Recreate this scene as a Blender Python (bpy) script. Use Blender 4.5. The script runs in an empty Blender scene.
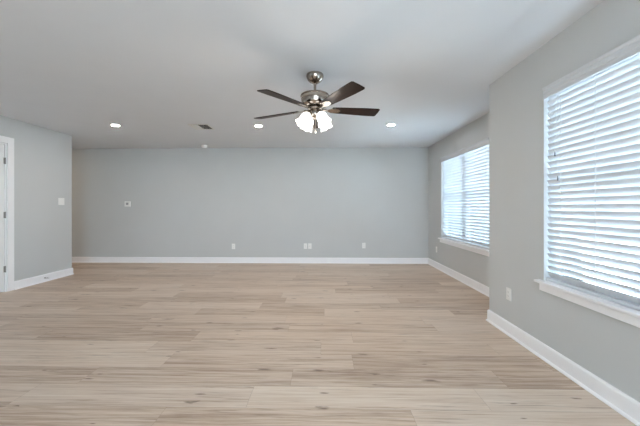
import bpy, bmesh, math, random
from mathutils import Vector, Matrix
random.seed(7)
sc = bpy.context.scene
COL = sc.collection

# ---------------------------------------------------------------- camera, sky, sun, exposure
YAW = 0.01935
cd = bpy.data.cameras.new('camera'); cam = bpy.data.objects.new('camera', cd); COL.objects.link(cam)
cam.location = (0, 0, 1.25); cam.rotation_euler = (math.pi/2, 0, YAW)
cd.sensor_width = 36; cd.lens = 36*300/640; cd.shift_x = 1.5/640; cd.shift_y = -5.3/640
cd.clip_start = .02; cd.clip_end = 300
sc.camera = cam

world = bpy.data.worlds.new('sky'); sc.world = world; world.use_nodes = True
bg = world.node_tree.nodes['Background']
bg.inputs['Color'].default_value = (0.67, 0.85, 1.0, 1); bg.inputs['Strength'].default_value = 7.6
sd = bpy.data.lights.new('sun', 'SUN'); sd.energy = 4.5; sd.angle = math.radians(3); sd.color = (1, .985, .97)
sun = bpy.data.objects.new('sun', sd); COL.objects.link(sun); sun.location = (12, 6, 15)
sun.rotation_euler = Vector((.55, .30, .78)).to_track_quat('Z', 'Y').to_euler()

def portal(name, loc, rot, sx, sy):
    l = bpy.data.lights.new(name, 'AREA'); l.shape = 'RECTANGLE'; l.size = sx; l.size_y = sy
    l.cycles.is_portal = True
    o = bpy.data.objects.new(name, l); COL.objects.link(o); o.location = loc; o.rotation_euler = rot
portal('daylight_portal_rear', (.6, -3.36, 1.22), (math.pi/2, 0, 0), 1.8, 2.25)
portal('daylight_portal_side', (1.99, -1.95, 1.2), (0, math.pi/2, 0), 2.3, 1.3)
portal('daylight_portal_near', (1.99, 1.645, 1.435), (0, math.pi/2, 0), 1.61, 1.75)
portal('daylight_portal_far', (2.50, 5.145, 1.435), (0, math.pi/2, 0), 1.61, 1.75)

vs = sc.view_settings
sc.display_settings.display_device = 'sRGB'
vs.view_transform = 'Standard'; vs.look = 'None'; vs.gamma = 1; vs.use_curve_mapping = False
vs.exposure = 1.45
sc.cycles.use_denoising = True
sc.cycles.max_bounces = 14; sc.cycles.diffuse_bounces = 8; sc.cycles.transparent_max_bounces = 16
sc.cycles.sample_clamp_indirect = 6
sc.cycles.caustics_reflective = False; sc.cycles.caustics_refractive = False

# ---------------------------------------------------------------- measured room
H = 2.60; W = 1.818; WF = 2.326; L = -4.726
ZN = 3.341; ZF = 6.75; ZL = 5.525; YR = -3.2; XH = -7.6
WZ0, WZ1 = .63, 2.24                       # window openings, bottom and top
NY0, NY1 = .77, 2.52                       # near window
FY0, FY1 = 4.27, 6.02                      # far window

# ---------------------------------------------------------------- helpers
def s2l(c):
    c = c/255
    return c/12.92 if c <= .04045 else ((c+.055)/1.055)**2.4
def rgb(r, g, b): return (s2l(r), s2l(g), s2l(b), 1)

def mat(name, col, rough=.5, metal=0., bump=0., bscale=200., spec=.5, coat=0., var=.02):
    m = bpy.data.materials.new(name); m.use_nodes = True; nt = m.node_tree; b = nt.nodes['Principled BSDF']
    b.inputs['Roughness'].default_value = rough; b.inputs['Metallic'].default_value = metal
    b.inputs['Specular IOR Level'].default_value = spec; b.inputs['Coat Weight'].default_value = coat
    tc = nt.nodes.new('ShaderNodeTexCoord')
    n = nt.nodes.new('ShaderNodeTexNoise'); n.inputs['Scale'].default_value = 3.0; n.inputs['Detail'].default_value = 3
    nt.links.new(tc.outputs['Object'], n.inputs['Vector'])
    mx = nt.nodes.new('ShaderNodeMix'); mx.data_type = 'RGBA'
    mx.inputs[6].default_value = tuple(c*(1-var) for c in col[:3])+(1,)
    mx.inputs[7].default_value = tuple(min(1, c*(1+var)) for c in col[:3])+(1,)
    nt.links.new(n.outputs['Fac'], mx.inputs[0]); nt.links.new(mx.outputs[2], b.inputs['Base Color'])
    if bump:
        n2 = nt.nodes.new('ShaderNodeTexNoise'); n2.inputs['Scale'].default_value = bscale
        nt.links.new(tc.outputs['Object'], n2.inputs['Vector'])
        bp = nt.nodes.new('ShaderNodeBump'); bp.inputs['Strength'].default_value = bump; bp.inputs['Distance'].default_value = .001
        nt.links.new(n2.outputs['Fac'], bp.inputs['Height']); nt.links.new(bp.outputs['Normal'], b.inputs['Normal'])
    return m

M_wall = mat('wall_paint', rgb(200, 202, 202), .75, bump=.25, bscale=180, spec=.25)
M_ceil = mat('ceiling_paint', rgb(219, 221, 225), .85, bump=.3, bscale=120, spec=.2)
M_trim = mat('white_trim_paint', rgb(245, 245, 247), .38, spec=.45)
M_door = mat('door_paint', rgb(234, 235, 236), .4)
M_plastic = mat('white_plastic', rgb(238, 238, 236), .35)
M_screen = mat('grey_display', rgb(165, 168, 170), .25)
M_slot = mat('dark_slot', rgb(40, 38, 36), .6)
M_valance = mat('valance_white', rgb(208, 211, 215), .45)
M_nickel = mat('brushed_nickel', rgb(172, 162, 152), .19, metal=1., bump=.15, bscale=500)
M_hinge = mat('hinge_metal', rgb(150, 148, 145), .35, metal=1.)
M_vinyl = mat('window_vinyl', rgb(236, 237, 238), .4)
M_vent = mat('register_white', rgb(215, 214, 210), .5)
M_duct = mat('duct_dark', rgb(52, 50, 48), .8)
M_cord = mat('blind_cord', rgb(225, 226, 228), .8)
M_tassel = mat('tassel_grey', rgb(96, 98, 104), .5)
M_ground = mat('pale_concrete', rgb(214, 214, 212), .9, bump=.4, bscale=20, var=.08)

def slat_material():
    m = bpy.data.materials.new('blind_slat'); m.use_nodes = True; nt = m.node_tree; b = nt.nodes['Principled BSDF']
    b.inputs['Base Color'].default_value = rgb(212, 215, 219); b.inputs['Roughness'].default_value = .5
    t = nt.nodes.new('ShaderNodeBsdfTranslucent'); t.inputs['Color'].default_value = rgb(236, 243, 255)
    mx = nt.nodes.new('ShaderNodeMixShader')
    n = nt.nodes.new('ShaderNodeTexNoise'); n.inputs['Scale'].default_value = 4
    r = nt.nodes.new('ShaderNodeMapRange'); r.inputs['To Min'].default_value = .02; r.inputs['To Max'].default_value = .04
    tc = nt.nodes.new('ShaderNodeTexCoord')
    nt.links.new(tc.outputs['Object'], n.inputs['Vector']); nt.links.new(n.outputs['Fac'], r.inputs['Value'])
    nt.links.new(r.outputs['Result'], mx.inputs[0])
    nt.links.new(b.outputs[0], mx.inputs[1]); nt.links.new(t.outputs[0], mx.inputs[2])
    nt.links.new(mx.outputs[0], nt.nodes['Material Output'].inputs['Surface'])
    return m
M_slat = slat_material()

def glass_material():
    m = bpy.data.materials.new('window_glass'); m.use_nodes = True; nt = m.node_tree
    nt.nodes.remove(nt.nodes['Principled BSDF'])
    tr = nt.nodes.new('ShaderNodeBsdfTransparent'); tr.inputs['Color'].default_value = (.93, .96, .96, 1)
    gl = nt.nodes.new('ShaderNodeBsdfGlossy'); gl.inputs['Roughness'].default_value = .02
    fr = nt.nodes.new('ShaderNodeFresnel'); fr.inputs['IOR'].default_value = 1.3
    mx = nt.nodes.new('ShaderNodeMixShader')
    nt.links.new(fr.outputs[0], mx.inputs[0]); nt.links.new(tr.outputs[0], mx.inputs[1]); nt.links.new(gl.outputs[0], mx.inputs[2])
    nt.links.new(mx.outputs[0], nt.nodes['Material Output'].inputs['Surface'])
    return m
M_glass = glass_material()

def glow(name, col, strength, base=(240, 240, 236)):
    m = bpy.data.materials.new(name); m.use_nodes = True; b = m.node_tree.nodes['Principled BSDF']
    b.inputs['Base Color'].default_value = rgb(*base); b.inputs['Roughness'].default_value = .3
    b.inputs['Emission Color'].default_value = col; b.inputs['Emission Strength'].default_value = strength
    return m
M_lens = glow('lit_downlight_lens', (1, .94, .88, 1), 165.0)
M_hall_fill = glow('hall_fill_lens', (1, .80, .60, 1), 165.0)  # glow for the added hall light only
M_shade = glow('lit_frosted_glass', (1, .98, .95, 1), .9)
M_bulb = glow('lit_bulb', (1, .9, .75, 1), 8.0)

def wood_blade():
    m = bpy.data.materials.new('dark_walnut'); m.use_nodes = True; nt = m.node_tree; b = nt.nodes['Principled BSDF']
    tc = nt.nodes.new('ShaderNodeTexCoord'); mp = nt.nodes.new('ShaderNodeMapping'); mp.inputs['Scale'].default_value = (3, 60, 10)
    n = nt.nodes.new('ShaderNodeTexNoise'); n.inputs['Scale'].default_value = 1; n.inputs['Detail'].default_value = 6
    cr = nt.nodes.new('ShaderNodeValToRGB')
    cr.color_ramp.elements[0].position = .3; cr.color_ramp.elements[0].color = rgb(20, 11, 8)
    cr.color_ramp.elements[1].position = .75; cr.color_ramp.elements[1].color = rgb(48, 27, 19)
    nt.links.new(tc.outputs['Object'], mp.inputs[0]); nt.links.new(mp.outputs[0], n.inputs['Vector'])
    nt.links.new(n.outputs['Fac'], cr.inputs[0]); nt.links.new(cr.outputs[0], b.inputs['Base Color'])
    b.inputs['Roughness'].default_value = .40; b.inputs['Specular IOR Level'].default_value = .16
    return m
M_wood = wood_blade()

def floor_material():
    m = bpy.data.materials.new('light_oak_planks'); m.use_nodes = True; nt = m.node_tree; b = nt.nodes['Principled BSDF']
    N = nt.nodes.new; K = nt.links.new
    def math_(op, a, c=None, d=None):
        n = N('ShaderNodeMath'); n.operation = op
        for i, v in enumerate((a, c, d)):
            if v is None: continue
            if isinstance(v, (int, float)): n.inputs[i].default_value = v
            else: K(v, n.inputs[i])
        return n.outputs[0]
    PW, PL = .23, 1.52
    tc = N('ShaderNodeTexCoord'); sp = N('ShaderNodeSeparateXYZ'); K(tc.outputs['Object'], sp.inputs[0])
    x, y = sp.outputs[0], sp.outputs[1]
    v = math_('DIVIDE', math_('SUBTRACT', y, 2.325 - 20*PW), PW)
    row = math_('FLOOR', v); fv = math_('FRACT', v)
    wn = N('ShaderNodeTexWhiteNoise'); wn.noise_dimensions = '1D'; K(math_('ADD', row, 3.37), wn.inputs['W'])
    u = math_('ADD', math_('DIVIDE', math_('ADD', x, 30.), PL), wn.outputs['Value'])
    colm = math_('FLOOR', u); fu = math_('FRACT', u)
    cid = N('ShaderNodeCombineXYZ'); K(row, cid.inputs[0]); K(colm, cid.inputs[1])
    w2 = N('ShaderNodeTexWhiteNoise'); w2.noise_dimensions = '2D'; K(cid.outputs[0], w2.inputs['Vector'])
    pid = w2.outputs['Value']
    # grain: coordinates stretched along the plank, shifted per plank
    def grain(sx, sy, det, seed, rough=.6):
        c = N('ShaderNodeCombineXYZ'); K(math_('MULTIPLY', x, sx), c.inputs[0]); K(math_('MULTIPLY', y, sy), c.inputs[1])
        K(math_('MULTIPLY_ADD', pid, 37., seed), c.inputs[2])
        n = N('ShaderNodeTexNoise'); n.inputs['Scale'].default_value = 1; n.inputs['Detail'].default_value = det
        n.inputs['Roughness'].default_value = rough; n.inputs['Distortion'].default_value = .35
        K(c.outputs[0], n.inputs['Vector']); return n.outputs['Fac']
    g1 = grain(.8, 22., 3, 0.); g2 = grain(2.2, 64., 6, 11., .7); g3 = grain(.9, 4., 2, 23.)
    base = N('ShaderNodeValToRGB'); cr = base.color_ramp
    cr.elements[0].position = .22; cr.elements[0].color = rgb(*FL_D)
    cr.elements[1].position = .80; cr.elements[1].color = rgb(*FL_L)
    e = cr.elements.new(.5); e.color = rgb(*FL_M)
    tone = math_('ADD', math_('MULTIPLY', g1, .50), math_('MULTIPLY', g2, .95))
    tone = math_('ADD', math_('SUBTRACT', tone, .215), math_('MULTIPLY', math_('SUBTRACT', pid, .5), .21))
    tone = math_('ADD', tone, math_('MULTIPLY', math_('SUBTRACT', g3, .5), .20))
    K(tone, base.inputs[0])
    # warm / grey drift between planks
    w3 = N('ShaderNodeTexWhiteNoise'); w3.noise_dimensions = '2D'
    c2 = N('ShaderNodeVectorMath'); c2.operation = 'ADD'; K(cid.outputs[0], c2.inputs[0]); c2.inputs[1].default_value = (5.3, 9.1, 0); K(c2.outputs[0], w3.inputs['Vector'])
    mw = N('ShaderNodeMix'); mw.data_type = 'RGBA'; mw.blend_type = 'MULTIPLY'
    mw.inputs[7].default_value = (1.0, .965, .925, 1); K(base.outputs[0], mw.inputs[6]); K(math_('MULTIPLY', w3.outputs['Value'], .8), mw.inputs[0])
    # dark cracks and knots
    kc = N('ShaderNodeCombineXYZ'); K(math_('MULTIPLY', x, 2.4), kc.inputs[0]); K(math_('MULTIPLY', y, 8.7), kc.inputs[1])
    vo = N('ShaderNodeTexVoronoi'); vo.voronoi_dimensions = '2D'; vo.inputs['Scale'].default_value = 1.; K(kc.outputs[0], vo.inputs['Vector'])
    kn = N('ShaderNodeMapRange'); kn.inputs['From Min'].default_value = .03; kn.inputs['From Max'].default_value = .12
    kn.inputs['To Min'].default_value = 1; kn.inputs['To Max'].default_value = 0; sel = N('ShaderNodeSeparateColor'); K(vo.outputs['Color'], sel.inputs[0])
    wob = grain(9., 30., 2, 91.)
    kd = math_('MULTIPLY', vo.outputs['Distance'], math_('MULTIPLY_ADD', wob, 2.6, -.45))
    K(math_('MULTIPLY', kd, math_('MULTIPLY_ADD', sel.outputs[1], 1.7, .8)), kn.inputs['Value'])
    knot = math_('MULTIPLY', kn.outputs[0], math_('GREATER_THAN', sel.outputs[0], .78))
    st = grain(3.4, 80., 3, 51.)
    stk = N('ShaderNodeMapRange'); stk.inputs['From Min'].default_value = .56; stk.inputs['From Max'].default_value = .74; K(st, stk.inputs['Value'])
    gate = N('ShaderNodeMapRange'); gate.inputs['From Min'].default_value = .47; gate.inputs['From Max'].default_value = .60; K(grain(.8, 7., 2, 71.), gate.inputs['Value'])
    streak = math_('MULTIPLY', math_('MULTIPLY', stk.outputs[0], gate.outputs[0]), .75)
    dk = math_('MAXIMUM', math_('MULTIPLY', knot, .72), streak)
    m2 = N('ShaderNodeMix'); m2.data_type = 'RGBA'; m2.inputs[7].default_value = rgb(90, 68, 52)
    K(mw.outputs[2], m2.inputs[6]); K(dk, m2.inputs[0])
    # seams
    ev = math_('MULTIPLY', math_('MINIMUM', fv, math_('SUBTRACT', 1., fv)), PW)
    eu = math_('MULTIPLY', math_('MINIMUM', fu, math_('SUBTRACT', 1., fu)), PL)
    ed = math_('LESS_THAN', math_('MINIMUM', ev, eu), .0016)
    m3 = N('ShaderNodeMix'); m3.data_type = 'RGBA'; m3.inputs[7].default_value = rgb(128, 106, 86)
    K(m2.outputs[2], m3.inputs[6]); K(math_('MULTIPLY', ed, .35), m3.inputs[0])
    K(m3.outputs[2], b.inputs['Base Color'])
    rr = N('ShaderNodeMapRange'); rr.inputs['To Min'].default_value = .36; rr.inputs['To Max'].default_value = .52; K(g2, rr.inputs['Value']); K(rr.outputs[0], b.inputs['Roughness'])
    b.inputs['Specular IOR Level'].default_value = .4
    bp = N('ShaderNodeBump'); bp.inputs['Strength'].default_value = .15; bp.inputs['Distance'].default_value = .002
    K(math_('SUBTRACT', g2, ed), bp.inputs['Height']); K(bp.outputs[0], b.inputs['Normal'])
    return m
FL_D, FL_M, FL_L = (150, 126, 106), (200, 180, 162), (218, 205, 191)
M_floor = floor_material()

def box(bm, x0, x1, y0, y1, z0, z1, mtx=None):
    vs_ = [bm.verts.new((x, y, z)) for x in (x0, x1) for y in (y0, y1) for z in (z0, z1)]
    if mtx is not None:
        for v in vs_: v.co = mtx @ v.co
    for f in ((0, 1, 3, 2), (4, 6, 7, 5), (0, 4, 5, 1), (2, 3, 7, 6), (0, 2, 6, 4), (1, 5, 7, 3)):
        bm.faces.new([vs_[i] for i in f])
def lathe(bm, prof, n=40, mtx=None):
    rings = []
    for r, z in prof:
        if r < 1e-6:
            v = bm.verts.new((0, 0, z)); rings.append([v]); continue
        rings.append([bm.verts.new((r*math.cos(2*math.pi*k/n), r*math.sin(2*math.pi*k/n), z)) for k in range(n)])
    for a, b in zip(rings, rings[1:]):
        for k in range(n):
            k2 = (k+1) % n
            if len(a) == 1 and len(b) == 1: continue
            if len(a) == 1: bm.faces.new((a[0], b[k2], b[k]))
            elif len(b) == 1: bm.faces.new((a[k], a[k2], b[0]))
            else: bm.faces.new((a[k], a[k2], b[k2], b[k]))
    if mtx is not None:
        for ring in rings:
            for v in ring: v.co = mtx @ v.co
def tube(bm, pts, r, n=10):
    pts = [Vector(p) for p in pts]; rings = []
    for i, p in enumerate(pts):
        d = (pts[min(i+1, len(pts)-1)] - pts[max(i-1, 0)]).normalized()
        a = d.cross(Vector((0, 0, 1)));  a = d.cross(Vector((1, 0, 0))) if a.length < .05 else a
        a.normalize(); c = d.cross(a)
        rings.append([bm.verts.new(p + r*(a*math.cos(2*math.pi*k/n)+c*math.sin(2*math.pi*k/n))) for k in range(n)])
    for a, b in zip(rings, rings[1:]):
        for k in range(n): bm.faces.new((a[k], a[(k+1) % n], b[(k+1) % n], b[k]))
    bm.faces.new(rings[0]); bm.faces.new(rings[-1])
def prism(bm, outline, z0, z1, mtx=None):
    a = [bm.verts.new((p[0], p[1], z0)) for p in outline]; b = [bm.verts.new((p[0], p[1], z1)) for p in outline]
    if mtx is not None:
        for v in a+b: v.co = mtx @ v.co
    bm.faces.new(a); bm.faces.new(b)
    for i in range(len(a)):
        j = (i+1) % len(a); bm.faces.new((a[i], a[j], b[j], b[i]))
def obj(name, bm, m, parent=None, smooth=False, bevel=0., loc=None):
    bmesh.ops.recalc_face_normals(bm, faces=bm.faces)
    me = bpy.data.meshes.new(name); bm.to_mesh(me); bm.free(); me.materials.append(m)
    if smooth:
        for p in me.polygons: p.use_smooth = True
        try: me.set_sharp_from_angle(angle=math.radians(40))
        except Exception: pass
    o = bpy.data.objects.new(name, me); COL.objects.link(o)
    if parent: o.parent = parent
    if loc: o.location = loc
    if bevel:
        b = o.modifiers.new('bevel', 'BEVEL'); b.width = bevel; b.segments = 2; b.limit_method = 'ANGLE'
    return o
def struct(name, bm, m, **k):
    o = obj(name, bm, m, **k); o['kind'] = 'structure'; return o
def tag(o, label, cat, group=None):
    o['label'] = label; o['category'] = cat
    if group: o['group'] = group
    return o
def empty(name, loc, rot=(0, 0, 0)):
    o = bpy.data.objects.new(name, None); COL.objects.link(o); o.location = loc; o.rotation_euler = rot
    o.empty_display_size = .1; return o
def dup(root, loc, rot, label):
    r = root.copy(); COL.objects.link(r); r.location = loc; r.rotation_euler = rot; r['label'] = label
    for ch in list(root.children):
        c = ch.copy(); COL.objects.link(c); c.parent = r
        for g in list(ch.children):
            d = g.copy(); COL.objects.link(d); d.parent = c
    return r
B = bmesh.new

# ---------------------------------------------------------------- structure
bm = B(); box(bm, XH-.2, WF+.16, YR-.15, ZF+.15, -.12, 0); struct('floor', bm, M_floor)
bm = B(); box(bm, XH-.2, WF+.16, YR-.15, ZF+.15, H, H+.12); struct('ceiling', bm, M_ceil)
T = .16
PY0, PY1 = -2.6, -1.4                     # added unseen opening in the right wall, brings in more daylight
bm = B()
box(bm, W, W+T, YR-.15, PY0, 0, H); box(bm, W, W+T, PY1, NY0, 0, H); box(bm, W, W+T, PY0, PY1, 2.35, H); box(bm, W, W+T, PY0, PY1, 0, .04); box(bm, W, W+T, NY1, ZN-T, 0, H)
box(bm, W, W+T, NY0, NY1, 0, WZ0); box(bm, W, W+T, NY0, NY1, WZ1, H)
box(bm, W, WF+T, ZN-T, ZN, 0, H)
bmesh.ops.remove_doubles(bm, verts=bm.verts, dist=1e-5)
struct('wall_right_near', bm, M_wall)
bm = B()
box(bm, WF, WF+T, ZN, FY0, 0, H); box(bm, WF, WF+T, FY1, ZF, 0, H)
box(bm, WF, WF+T, FY0, FY1, 0, WZ0); box(bm, WF, WF+T, FY0, FY1, WZ1, H)
bmesh.ops.remove_doubles(bm, verts=bm.verts, dist=1e-5)
struct('wall_right_far', bm, M_wall)
bm = B(); box(bm, XH-.2, WF+T, ZF, ZF+.15, 0, H); struct('wall_back', bm, M_wall)
DY0, DY1, DZ = 3.50, 4.372, 2.205          # doorway in the left wall
bm = B()
box(bm, L-.14, L, YR, DY0, 0, H); box(bm, L-.14, L, DY1, ZL, 0, H); box(bm, L-.14, L, DY0, DY1, DZ, H)
box(bm, XH, L-.14, ZL-.14, ZL, 0, H)
bmesh.ops.remove_doubles(bm, verts=bm.verts, dist=1e-5)
struct('wall_left', bm, M_wall)
bm = B()   # added unseen box behind the door, blocks sky light leaking in
box(bm, L-.94, L-.84, DY0-.14, DY1+.14, 0, H); box(bm, L-.84, L-.14, DY0-.14, DY0-.04, 0, H); box(bm, L-.84, L-.14, DY1+.04, DY1+.14, 0, H)
struct('light_block_closet', bm, M_wall)
bm = B(); box(bm, XH-.2, XH, ZL-.14, ZF, 0, H); struct('wall_hall_end', bm, M_wall)
RX0, RX1, RZ0, RZ1 = -.3, 1.5, .1, 2.35    # added unseen opening behind the camera, lets sky light in
bm = B()
box(bm, L-.14, RX0, YR-.15, YR, 0, H); box(bm, RX1, W, YR-.15, YR, 0, H)
box(bm, RX0, RX1, YR-.15, YR, 0, RZ0); box(bm, RX0, RX1, YR-.15, YR, RZ1, H)
struct('wall_rear', bm, M_wall)
bm = B()
for x in (RX0, (RX0+RX1)/2-.03, RX1-.06): box(bm, x, x+.06, YR-.12, YR-.06, RZ0, RZ1)
for z in (RZ0, RZ1-.06): box(bm, RX0, RX1, YR-.12, YR-.06, z, z+.06)
struct('added_opening_rear', bm, M_vinyl)  # frame of the added rear light opening
bm = B()
for y in (PY0, (PY0+PY1)/2-.03, PY1-.06): box(bm, W+.06, W+.12, y, y+.06, .04, 2.35)
for z in (.04, 2.29): box(bm, W+.06, W+.12, PY0, PY1, z, z+.06)
struct('added_opening_side', bm, M_vinyl)  # frame of the added side light opening
bm = B(); box(bm, XH-40, WF+60, -50, 60, -.5, -.35); g = struct('ground', bm, M_ground)

# baseboards: profile swept along the wall foot, room on the left of the path
PROF = [(0, 0), (.026, 0), (.026, .008), (.022, .016), (.015, .021), (.015, .112), (.012, .121), (.007, .127), (0, .127)]
def sweep(bm, pts, prof, pre=None, post=None):
    P = [Vector(p) for p in pts]; n = len(P); rows = []
    Q = ([Vector(pre)] if pre else [None]) + P + ([Vector(post)] if post else [None])
    for i in range(n):
        a, p, c = Q[i], Q[i+1], Q[i+2]
        d1 = (p-a).normalized() if a is not None else None; d2 = (c-p).normalized() if c is not None else None
        if d1 is None: d1 = d2
        if d2 is None: d2 = d1
        n1 = Vector((-d1.y, d1.x)); n2 = Vector((-d2.y, d2.x)); mt = (n1+n2); mt = mt/(1+n1.dot(n2))
        rows.append([bm.verts.new((p.x+mt.x*o, p.y+mt.y*o, z)) for o, z in prof])
    k = len(prof)
    for a, b in zip(rows, rows[1:]):
        for j in range(k): bm.faces.new((a[j], a[(j+1) % k], b[(j+1) % k], b[j]))
    bm.faces.new(rows[0]); bm.faces.new(rows[-1])
bm = B(); sweep(bm, [(W, PY1+.02), (W, ZN), (WF, ZN)], PROF, post=(WF, ZF)); struct('baseboard_right_near', bm, M_trim)
bm = B(); sweep(bm, [(WF, ZN), (WF, ZF)], PROF, pre=(W, ZN), post=(L, ZF)); struct('baseboard_right_far', bm, M_trim)
bm = B(); sweep(bm, [(WF, ZF), (XH, ZF)], PROF, pre=(WF, ZN)); struct('baseboard_back', bm, M_trim)
bm = B(); sweep(bm, [(XH, ZL), (L, ZL), (L, DY1+.098)], PROF); struct('baseboard_left', bm, M_trim)

# ---------------------------------------------------------------- door in the left wall
bm = B()
cw = .096
for (y0, y1, z0, z1) in ((DY1+.002, DY1+cw, 0, DZ+cw), (DY0-cw, DY0-.002, 0, DZ+cw), (DY0-.002, DY1+.002, DZ+.002, DZ+cw)):
    box(bm, L, L+.018, y0, y1, z0, z1)
bmesh.ops.remove_doubles(bm, verts=bm.verts, dist=1e-5)
struct('trim_1', bm, M_trim, bevel=.004)
bm = B()
box(bm, L-.14, L, DY1-.018, DY1, 0, DZ); box(bm, L-.14, L, DY0, DY0+.018, 0, DZ); box(bm, L-.14, L, DY0+.018, DY1-.018, DZ-.018, DZ)
struct('trim_2', bm, M_trim)
bm = B()
y0, y1 = DY0+.022, DY1-.022
box(bm, L-.043, L-.008, y0, y1, .012, DZ-.022)
door = struct('door_1', bm, M_door, bevel=.002)
def door_panel(z0, z1):
    bm = B(); f = .012
    a, b_ = y0+.12, y1-.12
    box(bm, L-.0085, L-.003, a, b_, z0, z0+f); box(bm, L-.0085, L-.003, a, b_, z1-f, z1)
    box(bm, L-.0085, L-.003, a, a+f, z0+f, z1-f); box(bm, L-.0085, L-.003, b_-f, b_, z0+f, z1-f)
    box(bm, L-.0085, L-.005, a+.05, b_-.05, z0+.05, z1-.05)
    obj('door_panel', bm, M_door, door, bevel=.002)
door_panel(.22, 1.02); door_panel(1.18, 2.03)
for z in (1.944, 1.142, .34):
    bm = B(); tube(bm, [(L+.004, DY1-.019, z-.048), (L+.004, DY1-.019, z+.048)], .006, 12)
    box(bm, L-.008, L-.004, DY1-.034, DY1-.02, z-.045, z+.045)
    o = obj('hinge', bm, M_hinge, door); o['label'] = 'grey metal hinge'
bm = B(); R = Matrix.Translation((L-.008, y0+.07, .97)) @ Matrix.Rotation(math.pi/2, 4, 'Y')
lathe(bm, [(0, 0), (.033, 0), (.033, .008), (.012, .012), (.011, .04), (.026, .05), (.029, .062), (.024, .075), (0, .079)], 28, R)
o = obj('door_knob', bm, M_hinge, door, smooth=True); o['label'] = 'metal knob'

# ---------------------------------------------------------------- windows and blinds
def window(name, X, ya, yb, nb):
    """vinyl twin single-hung unit at the outer side of the opening, stool and apron on the room side"""
    bm = B(); xf0, xf1 = X+.098, X+.158
    z0, z1 = WZ0, WZ1; f = .014; ym = (ya+yb)/2
    box(bm, xf0, xf1, ya, ya+f, z0, z1); box(bm, xf0, xf1, yb-f, yb, z0, z1)
    box(bm, xf0, xf1, ya+f, yb-f, z0, z0+f); box(bm, xf0, xf1, ya+f, yb-f, z1-f, z1)
    box(bm, xf0, xf1, ym-.035, ym+.035, z0+f, z1-f)
    w = struct(name, bm, M_vinyl)
    for (a, b_) in ((ya+f, ym-.035), (ym+.035, yb-f)):
        for (c, d, xo) in ((z0+f, 1.455, .004), (1.425, z1-f, .032)):
            s = B(); t = .024; xa = xf0+xo; xb = xa+.026
            box(s, xa, xb, a, a+t, c, d); box(s, xa, xb, b_-t, b_, c, d)
            box(s, xa, xb, a+t, b_-t, c, c+t); box(s, xa, xb, a+t, b_-t, d-t, d)
            so = obj('sash', s, M_vinyl, w)
            s = B(); box(s, xa+.010, xa+.014, a+t-.004, b_-t+.004, c+t-.004, d-t+.004); obj('pane', s, M_glass, so)
    s = B(); box(s, X-.048, X, ya-.055, yb+.055, WZ0-.004, WZ0+.018); box(s, X, xf0, ya, yb, WZ0-.004, WZ0+.018)
    bmesh.ops.remove_doubles(s, verts=s.verts, dist=1e-5)
    obj('window_sill', s, M_trim, w, bevel=.005)
    s = B(); box(s, X-.018, X, ya-.03, yb+.03, WZ0-.068, WZ0-.004); obj('apron', s, M_trim, w, bevel=.004)
    return w
window('window_1', W, NY0, NY1, 0); window('window_2', WF, FY0, FY1, 0)

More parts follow.
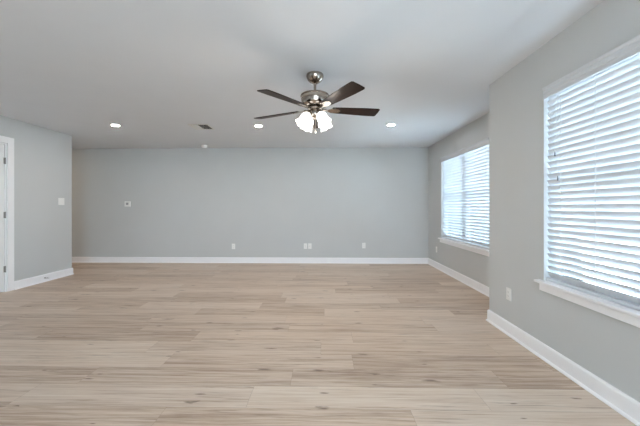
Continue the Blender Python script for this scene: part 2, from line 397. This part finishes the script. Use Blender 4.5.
def blind(X, ya, yb, label, tassels, tilt):
    """inside-mounted horizontal blind, slats almost shut with the room edge up"""
    root = empty('window_blind', (X+.036, (ya+yb)/2, WZ0+.02)); tag(root, label, 'blind', 'window blinds on the right hand walls')
    ox, oy, oz = X+.036, (ya+yb)/2, WZ0+.02
    hw = (yb-ya)/2
    def put(name, bm, m, **k):
        o = obj(name, bm, m, root, **k); return o
    # slats
    bm = B(); w, pitch = .058, .0500
    z_top = 2.150-oz; z_bot = .030
    n = int((z_top-z_bot)/pitch)+1
    for i in range(n):
        zc = z_bot+.020+i*pitch
        th = math.radians(tilt+random.uniform(-2.2, 1.6)); sag = random.uniform(-.0006, .0006)
        e = hw-.007+random.uniform(-.0015, .0015)
        prev = None
        rows = []
        for t in (-.5, -.25, 0, .25, .5):
            crown = .0028*(1-(2*t)**2)
            # inner (room, -x) edge is up, outer edge down; crown bulges to the room
            px = t*w*math.cos(th) - crown*math.sin(th); pz = -t*w*math.sin(th) - crown*math.cos(th)
            rows.append([(px, pz), (px+.0026*math.sin(th), pz+.0026*math.cos(th))])
        ring = [r[0] for r in rows] + [r[1] for r in reversed(rows)]
        ys = [-e, -e/2, 0, e/2, e]
        cols = []
        for j, yy in enumerate(ys):
            dz = sag*(1-(yy/e)**2)*3
            cols.append([bm.verts.new((p, yy, zc+q+dz)) for p, q in ring])
        k = len(ring)
        for a, b_ in zip(cols, cols[1:]):
            for j in range(k): bm.faces.new((a[j], a[(j+1) % k], b_[(j+1) % k], b_[j]))
        bm.faces.new(cols[0]); bm.faces.new(cols[-1])
    put('slats', bm, M_slat)
    # headrail behind a moulded valance
    bm = B(); box(bm, -.018, .026, -hw+.004, hw-.004, 2.178-oz, 2.232-oz); put('headrail', bm, M_valance)
    bm = B()
    vp = [(-.037, 2.146), (-.041, 2.150), (-.041, 2.180), (-.044, 2.184), (-.044, 2.214), (-.050, 2.222), (-.054, 2.238), (-.028, 2.238), (-.028, 2.146)]
    a = [bm.verts.new((p, -hw+.001, q-oz)) for p, q in vp]; b_ = [bm.verts.new((p, hw-.001, q-oz)) for p, q in vp]
    bm.faces.new(a); bm.faces.new(b_)
    for j in range(len(vp)): bm.faces.new((a[j], a[(j+1) % len(vp)], b_[(j+1) % len(vp)], b_[j]))
    put('valance', bm, M_valance)
    bm = B(); box(bm, -.024, .024, -hw+.008, hw-.008, .002, .024); put('bottom_rail', bm, M_slat, bevel=.003)
    for yy in (hw-.15, hw-.45, 0.0, -hw+.45, -hw+.15):
        bm = B()
        for dx in (-.0155, .0155): box(bm, dx-.0008, dx+.0008, yy-.0012, yy+.0012, .024, 2.178-oz)
        put('ladder_cord', bm, M_cord)
    for (yy, zz) in tassels:
        bm = B(); tube(bm, [(-.026, yy-oy, zz+.02-oz), (-.026, yy-oy, 2.18-oz)], .0011, 6); c = put('tilt_cord', bm, M_cord)
        bm = B(); lathe(bm, [(0, .022), (.003, .02), (.0045, .004), (.006, -.014), (.004, -.019), (0, -.02)], 12, Matrix.Translation((-.026, yy-oy, zz-oz)))
        o = obj('tassel', bm, M_tassel, c, smooth=True); o['label'] = 'small grey tassel'
blind(W, NY0, NY1, 'white horizontal slat blind in the nearer, larger window at the right edge', [(2.414, 1.676), (2.385, 1.48)], 62)
blind(WF, FY0, FY1, 'white horizontal slat blind in the farther window, beside the back wall corner', [], 53)

# ---------------------------------------------------------------- ceiling fan
FX, FY = -.095, 3.04
fan = empty('ceiling_fan', (FX, FY, H)); tag(fan, 'five blade nickel ceiling fan with dark wood blades and lit glass shades', 'ceiling fan')
def fp(name, bm, m, parent=None, **k): return obj(name, bm, m, parent or fan, **k)
Z = lambda z: z-H
bm = B(); lathe(bm, [(0, 0), (.083, 0), (.087, -.006), (.088, -.022), (.084, -.036), (.074, -.056), (.058, -.074), (.040, -.086), (.024, -.092), (0, -.093)], 48)
fp('canopy', bm, M_nickel, smooth=True)
bm = B(); lathe(bm, [(0, -.085), (.0135, -.085), (.0135, Z(2.385)), (0, Z(2.385))], 20); fp('downrod', bm, M_nickel, smooth=True)
bm = B(); lathe(bm, [(0, Z(2.412)), (.020, Z(2.410)), (.026, Z(2.400)), (.028, Z(2.378)), (0, Z(2.376))], 28); fp('rod_collar', bm, M_nickel, smooth=True)
bm = B(); lathe(bm, [(0, Z(2.400)), (.070, Z(2.399)), (.125, Z(2.394)), (.141, Z(2.390)), (.146, Z(2.385)), (.146, Z(2.376)), (.141, Z(2.373)), (.140, Z(2.345)), (.137, Z(2.343)), (.137, Z(2.338)), (.139, Z(2.336)),
                     (.134, Z(2.305)), (.127, Z(2.290)), (.112, Z(2.279)), (.085, Z(2.272)), (0, Z(2.272))], 64)
fp('motor_housing', bm, M_nickel, smooth=True)
bm = B(); lathe(bm, [(0, Z(2.263)), (.070, Z(2.263)), (.074, Z(2.256)), (.074, Z(2.246)), (.066, Z(2.240)), (0, Z(2.240))], 48); fp('flywheel', bm, M_nickel, smooth=True)
bm = B(); lathe(bm, [(0, Z(2.241)), (.044, Z(2.240)), (.050, Z(2.232)), (.056, Z(2.215)), (.058, Z(2.195)), (.052, Z(2.176)), (.038, Z(2.164)), (.016, Z(2.158)), (.010, Z(2.146)), (0, Z(2.143))], 40)
fp('switch_housing', bm, M_nickel, smooth=True)

blade_out = []
def half_w(r):
    t = (r-.175)/(.692-.175)
    return .050+.024*min(1, t*1.35)**.8
N_ = 12
top_ = [(.175+(.676-.175)*i/N_, half_w(.175+(.676-.175)*i/N_)) for i in range(N_+1)]
outline = top_ + [(.689, .062), (.692, .0), (.689, -.062)] + [(r, -w_) for r, w_ in reversed(top_)]
for k in range(5):
    ang = math.radians(15.5+72*k)
    # CCW edge lower
    M = Matrix.Translation((0, 0, Z(2.248))) @ Matrix.Rotation(math.radians(-1.7), 4, 'Y') @ Matrix.Rotation(ang, 4, 'Z') @ Matrix.Rotation(math.radians(-12), 4, 'X')
    bm = B(); prism(bm, outline, -.0045, .0025)
    o = fp('blade', bm, M_wood, bevel=.0015); o.matrix_local = M
    bm = B()
    iron = [(.055, .014), (.10, .012), (.135, .016), (.165, .034), (.20, .040), (.245, .034), (.262, .018), (.268, 0)]
    iron = iron + [(r, -w_) for r, w_ in reversed(iron[:-1])]
    prism(bm, iron, -.0105, -.0048)
    box(bm, .05, .12, -.011, .011, -.0048, .006)
    ir = fp('blade_bracket', bm, M_nickel, bevel=.002); ir.matrix_local = M
    for (r, w_) in ((.195, .020), (.195, -.020), (.240, 0)):
        bm = B(); lathe(bm, [(0, -.0135), (.004, -.013), (.0055, -.0104), (0, -.0104)], 12, Matrix.Translation((r, w_, 0)))
        fp('screw', bm, M_nickel, ir, smooth=True)

for k in range(4):
    az = math.radians(219+90*k)
    d = Vector((math.cos(az), math.sin(az), 0)); ax = (d*math.cos(math.radians(57)) + Vector((0, 0, -math.sin(math.radians(57))))).normalized()
    neck = d*.082 + Vector((0, 0, Z(2.190)))
    q = ax.to_track_quat('Z', 'Y').to_matrix().to_4x4(); q.translation = neck
    bm = B(); tube(bm, [d*.045+Vector((0, 0, Z(2.216))), d*.062+Vector((0, 0, Z(2.217))), neck-ax*.020, neck], .009, 12)
    arm = fp('light_arm', bm, M_nickel, smooth=True)
    bm = B(); lathe(bm, [(0, -.024), (.016, -.023), (.024, -.014), (.027, .002), (.027, .012), (.022, .014), (0, .014)], 28)
    o = fp('socket_cup', bm, M_nickel, arm, smooth=True); o.matrix_local = q
    bm = B()
    n = 48; prof = [(.024, .004), (.034, .014), (.047, .034), (.054, .058), (.055, .080), (.053, .098), (.056, .114), (.063, .128), (.068, .136)]
    inner = [(r-.0025, z+.0005) for r, z in reversed(prof)]
    rings = []
    for (r, z) in prof+inner:
        fl = max(0, (z-.10)/.036)
        rings.append([bm.verts.new(((r*(1+.06*fl*math.cos(6*t))) * math.cos(t), (r*(1+.06*fl*math.cos(6*t)))*math.sin(t), z+.004*fl*math.cos(6*t))) for t in [2*math.pi*j/n for j in range(n)]])
    for a, b_ in zip(rings, rings[1:]+rings[:1]):
        for j in range(n): bm.faces.new((a[j], a[(j+1) % n], b_[(j+1) % n], b_[j]))
    sh = fp('glass_shade', bm, M_shade, smooth=True); sh.matrix_local = q; sh['label'] = 'lit white frosted glass shade'
    bm = B(); lathe(bm, [(0, .016), (.012, .02), (.013, .035), (.022, .052), (.026, .068), (.022, .084), (.012, .093), (0, .096)], 24)
    o = fp('bulb', bm, M_bulb, sh, smooth=True)
    ld = bpy.data.lights.new('fan_bulb_light', 'POINT'); ld.energy = 1.8; ld.color = (1, .9, .78); ld.shadow_soft_size = .03
    lo = bpy.data.objects.new('fan_bulb_light', ld); COL.objects.link(lo); lo.location = Vector((FX, FY, H)) + neck + ax*.155
for dx, zz in ((.008, 1.992), (-.012, 2.035)):
    bm = B(); tube(bm, [(dx, -.030, Z(2.170)), (dx, -.034, Z(zz+.03))], .0014, 6); c = fp('pull_chain', bm, M_nickel)
    bm = B(); lathe(bm, [(0, .032), (.003, .03), (.0045, .02), (.0065, .006), (.005, 0), (0, -.002)], 14, Matrix.Translation((dx, -.034, Z(zz))))
    fp('pull_knob', bm, M_nickel, c, smooth=True)

# ---------------------------------------------------------------- recessed downlights
def downlight(loc, label):
    t = empty('recessed_downlight', loc); tag(t, label, 'recessed light', 'recessed lights in the far half of the ceiling')
    bm = B(); lathe(bm, [(.050, -.001), (.056, -.005), (.078, -.005), (.084, -.001), (.084, 0), (.050, 0), (.050, -.001)], 48)
    obj('trim_ring', bm, M_plastic, t, smooth=True)
    bm = B(); lathe(bm, [(0, -.003), (.051, -.003), (.051, -.001), (0, -.001)], 40); o = obj('lens', bm, M_lens, t); o['label'] = 'glowing white lens'
    return t
d0 = downlight((-3.42, 4.85, H), 'lit recessed ceiling light at the far left, left of the air vent')
dup(d0, (-1.085, 4.93, H), (0, 0, 0), 'lit recessed ceiling light between the air vent and the ceiling fan')
dup(d0, (1.089, 4.91, H), (0, 0, 0), 'lit recessed ceiling light to the right of the ceiling fan blades')

hall_fill = dup(d0, (-6.75, 6.12, H), (0, 0, 0), 'added unseen warm fill light over the hall behind the left wall')  # extra light added out of view to lift the dark alcove
del hall_fill['group']
for c in hall_fill.children:
    if c.name.startswith('lens'):
        c.data = c.data.copy(); c.data.materials[0] = M_hall_fill
# ---------------------------------------------------------------- ceiling vent
vent = empty('ceiling_vent', (-2.045, 4.965, H)); tag(vent, 'square white slatted air vent in the ceiling, left of the fan', 'vent')
hx, hy = .165, .165
bm = B(); box(bm, -hx+.02, hx-.02, -hy+.02, hy-.02, -.0015, 0); obj('duct_opening', bm, M_duct, vent)
bm = B(); f = .026
for (a, b_, c, d) in ((-hx, hx, -hy, -hy+f), (-hx, hx, hy-f, hy), (-hx, -hx+f, -hy+f, hy-f), (hx-f, hx, -hy+f, hy-f)):
    box(bm, a, b_, c, d, -.007, 0)
bmesh.ops.remove_doubles(bm, verts=bm.verts, dist=1e-5)
obj('vent_frame', bm, M_vent, vent, bevel=.002)
bm = B()
nl = 11
for i in range(nl):
    x = -hx+f+.012+i*(2*(hx-f)-.024)/(nl-1)
    tilt = math.radians(-38 if i < nl//2 else 38)
    box(bm, -.011, .011, -hy+f, hy-f, -.0007, .0007, Matrix.Translation((x, 0, -.0105)) @ Matrix.Rotation(tilt, 4, 'Y'))
obj('louvers', bm, M_vent, vent)

# ---------------------------------------------------------------- smoke alarm
t = empty('smoke_detector', (-2.60, 6.45, H)); tag(t, 'small round white smoke alarm on the ceiling close to the back wall', 'smoke detector')
bm = B(); lathe(bm, [(0, 0), (.068, 0), (.068, -.010), (.064, -.014), (0, -.014)], 40); obj('base', bm, M_plastic, t, smooth=True)
bm = B(); lathe(bm, [(0, -.013), (.060, -.013), (.058, -.030), (.048, -.040), (.020, -.044), (0, -.044)], 40); obj('cover', bm, M_plastic, t, smooth=True)

# ---------------------------------------------------------------- wall plates.  Local frame: plate in XZ, facing -Y
def plate_bm(w, h, t=.006):
    bm = B(); box(bm, -w/2, w/2, -t, 0, -h/2, h/2); return bm
def outlet(loc, rotz, label):
    t = empty('wall_outlet', loc, (0, 0, rotz)); tag(t, label, 'outlet', 'electrical outlets low on the walls')
    obj('cover_plate', plate_bm(.076, .122), M_plastic, t, bevel=.003)
    for s in (-1, 1):
        bm = B(); pr = []
        for j in range(24):
            a = 2*math.pi*j/24; pr.append((.0172*math.cos(a), max(-.0135, min(.0135, .0172*math.sin(a)))))
        prism(bm, pr, .006, .0082, Matrix.Translation((0, 0, s*.0195)) @ Matrix.Rotation(math.pi/2, 4, 'X'))
        so = obj('socket', bm, M_plastic, t)
        bm = B()
        box(bm, -.0075, -.0055, -.0086, -.008, s*.0195-.001, s*.0195+.008); box(bm, .0055, .0075, -.0086, -.008, s*.0195-.001, s*.0195+.007)
        box(bm, -.002, .002, -.0086, -.008, s*.0195-.009, s*.0195-.005)
        obj('slots', bm, M_slot, so)
    bm = B(); lathe(bm, [(0, .0075), (.003, .007), (.003, .006), (0, .006)], 12, Matrix.Rotation(math.pi/2, 4, 'X')); obj('screw', bm, M_plastic, t)
    return t
o1 = outlet((W, 2.989, .400), math.pi/2*-1, 'white outlet on the near right wall, left of the larger window')
dup(o1, (WF, 6.26, .385), (0, 0, -math.pi/2), 'white outlet on the far right wall between back corner and window')
dup(o1, (-2.054, ZF, .375), (0, 0, 0), 'leftmost white outlet low on the back wall')
dup(o1, (-.425, ZF, .385), (0, 0, 0), 'left one of the pair of white outlets near the middle of the back wall')
dup(o1, (.885, ZF, .400), (0, 0, 0), 'rightmost white outlet low on the back wall')
t = empty('cable_plate', (-.325, ZF, .385)); tag(t, 'white cable jack plate, right one of the pair near the middle of the back wall', 'wall plate')
obj('cover_plate', plate_bm(.076, .122), M_plastic, t, bevel=.003)
bm = B(); lathe(bm, [(0, .016), (.0045, .016), (.0045, .008), (.007, .008), (.007, .006), (0, .006)], 16, Matrix.Rotation(math.pi/2, 4, 'X')); obj('cable_jack', bm, M_nickel, t)

t = empty('light_switch', (L, 5.30, 1.362), (0, 0, math.pi/2)); tag(t, 'white double rocker light switch on the left wall near its end', 'light switch')
obj('cover_plate', plate_bm(.122, .126), M_plastic, t, bevel=.003)
for s in (-1, 1):
    bm = B(); box(bm, s*.023-.0165, s*.023+.0165, -.0095, -.006, -.033, .033); obj('rocker', bm, M_plastic, t, bevel=.001)

t = empty('thermostat', (-4.475, ZF, 1.335)); tag(t, 'square white thermostat at the left of the back wall', 'thermostat')
bm = B(); box(bm, -.066, .066, -.024, 0, -.060, .060); obj('case', bm, M_plastic, t, bevel=.006)
bm = B(); box(bm, -.028, .028, -.0255, -.024, -.020, .030); o = obj('display', bm, M_screen, t); o['label'] = 'grey display'

# spring door stop on the left baseboard
t = empty('door_stop', (L+.015, 4.968, .066)); tag(t, 'small metal spring door stop on the left baseboard beside the door', 'door stop')
bm = B(); pts = [(.004+.062*i/120, .0055*math.cos(i*.9), .0055*math.sin(i*.9)) for i in range(121)]
tube(bm, pts, .0012, 6); obj('spring', bm, M_hinge, t, smooth=True)
bm = B(); lathe(bm, [(0, 0), (.011, 0), (.011, .003), (.007, .006), (0, .006)], 20, Matrix.Rotation(math.pi/2, 4, 'Y')); obj('base', bm, M_hinge, t, smooth=True)
bm = B(); lathe(bm, [(0, .064), (.0075, .064), (.008, .074), (.006, .078), (0, .078)], 20, Matrix.Rotation(math.pi/2, 4, 'Y')); o = obj('rubber_tip', bm, M_plastic, t, smooth=True); o['label'] = 'white tip'
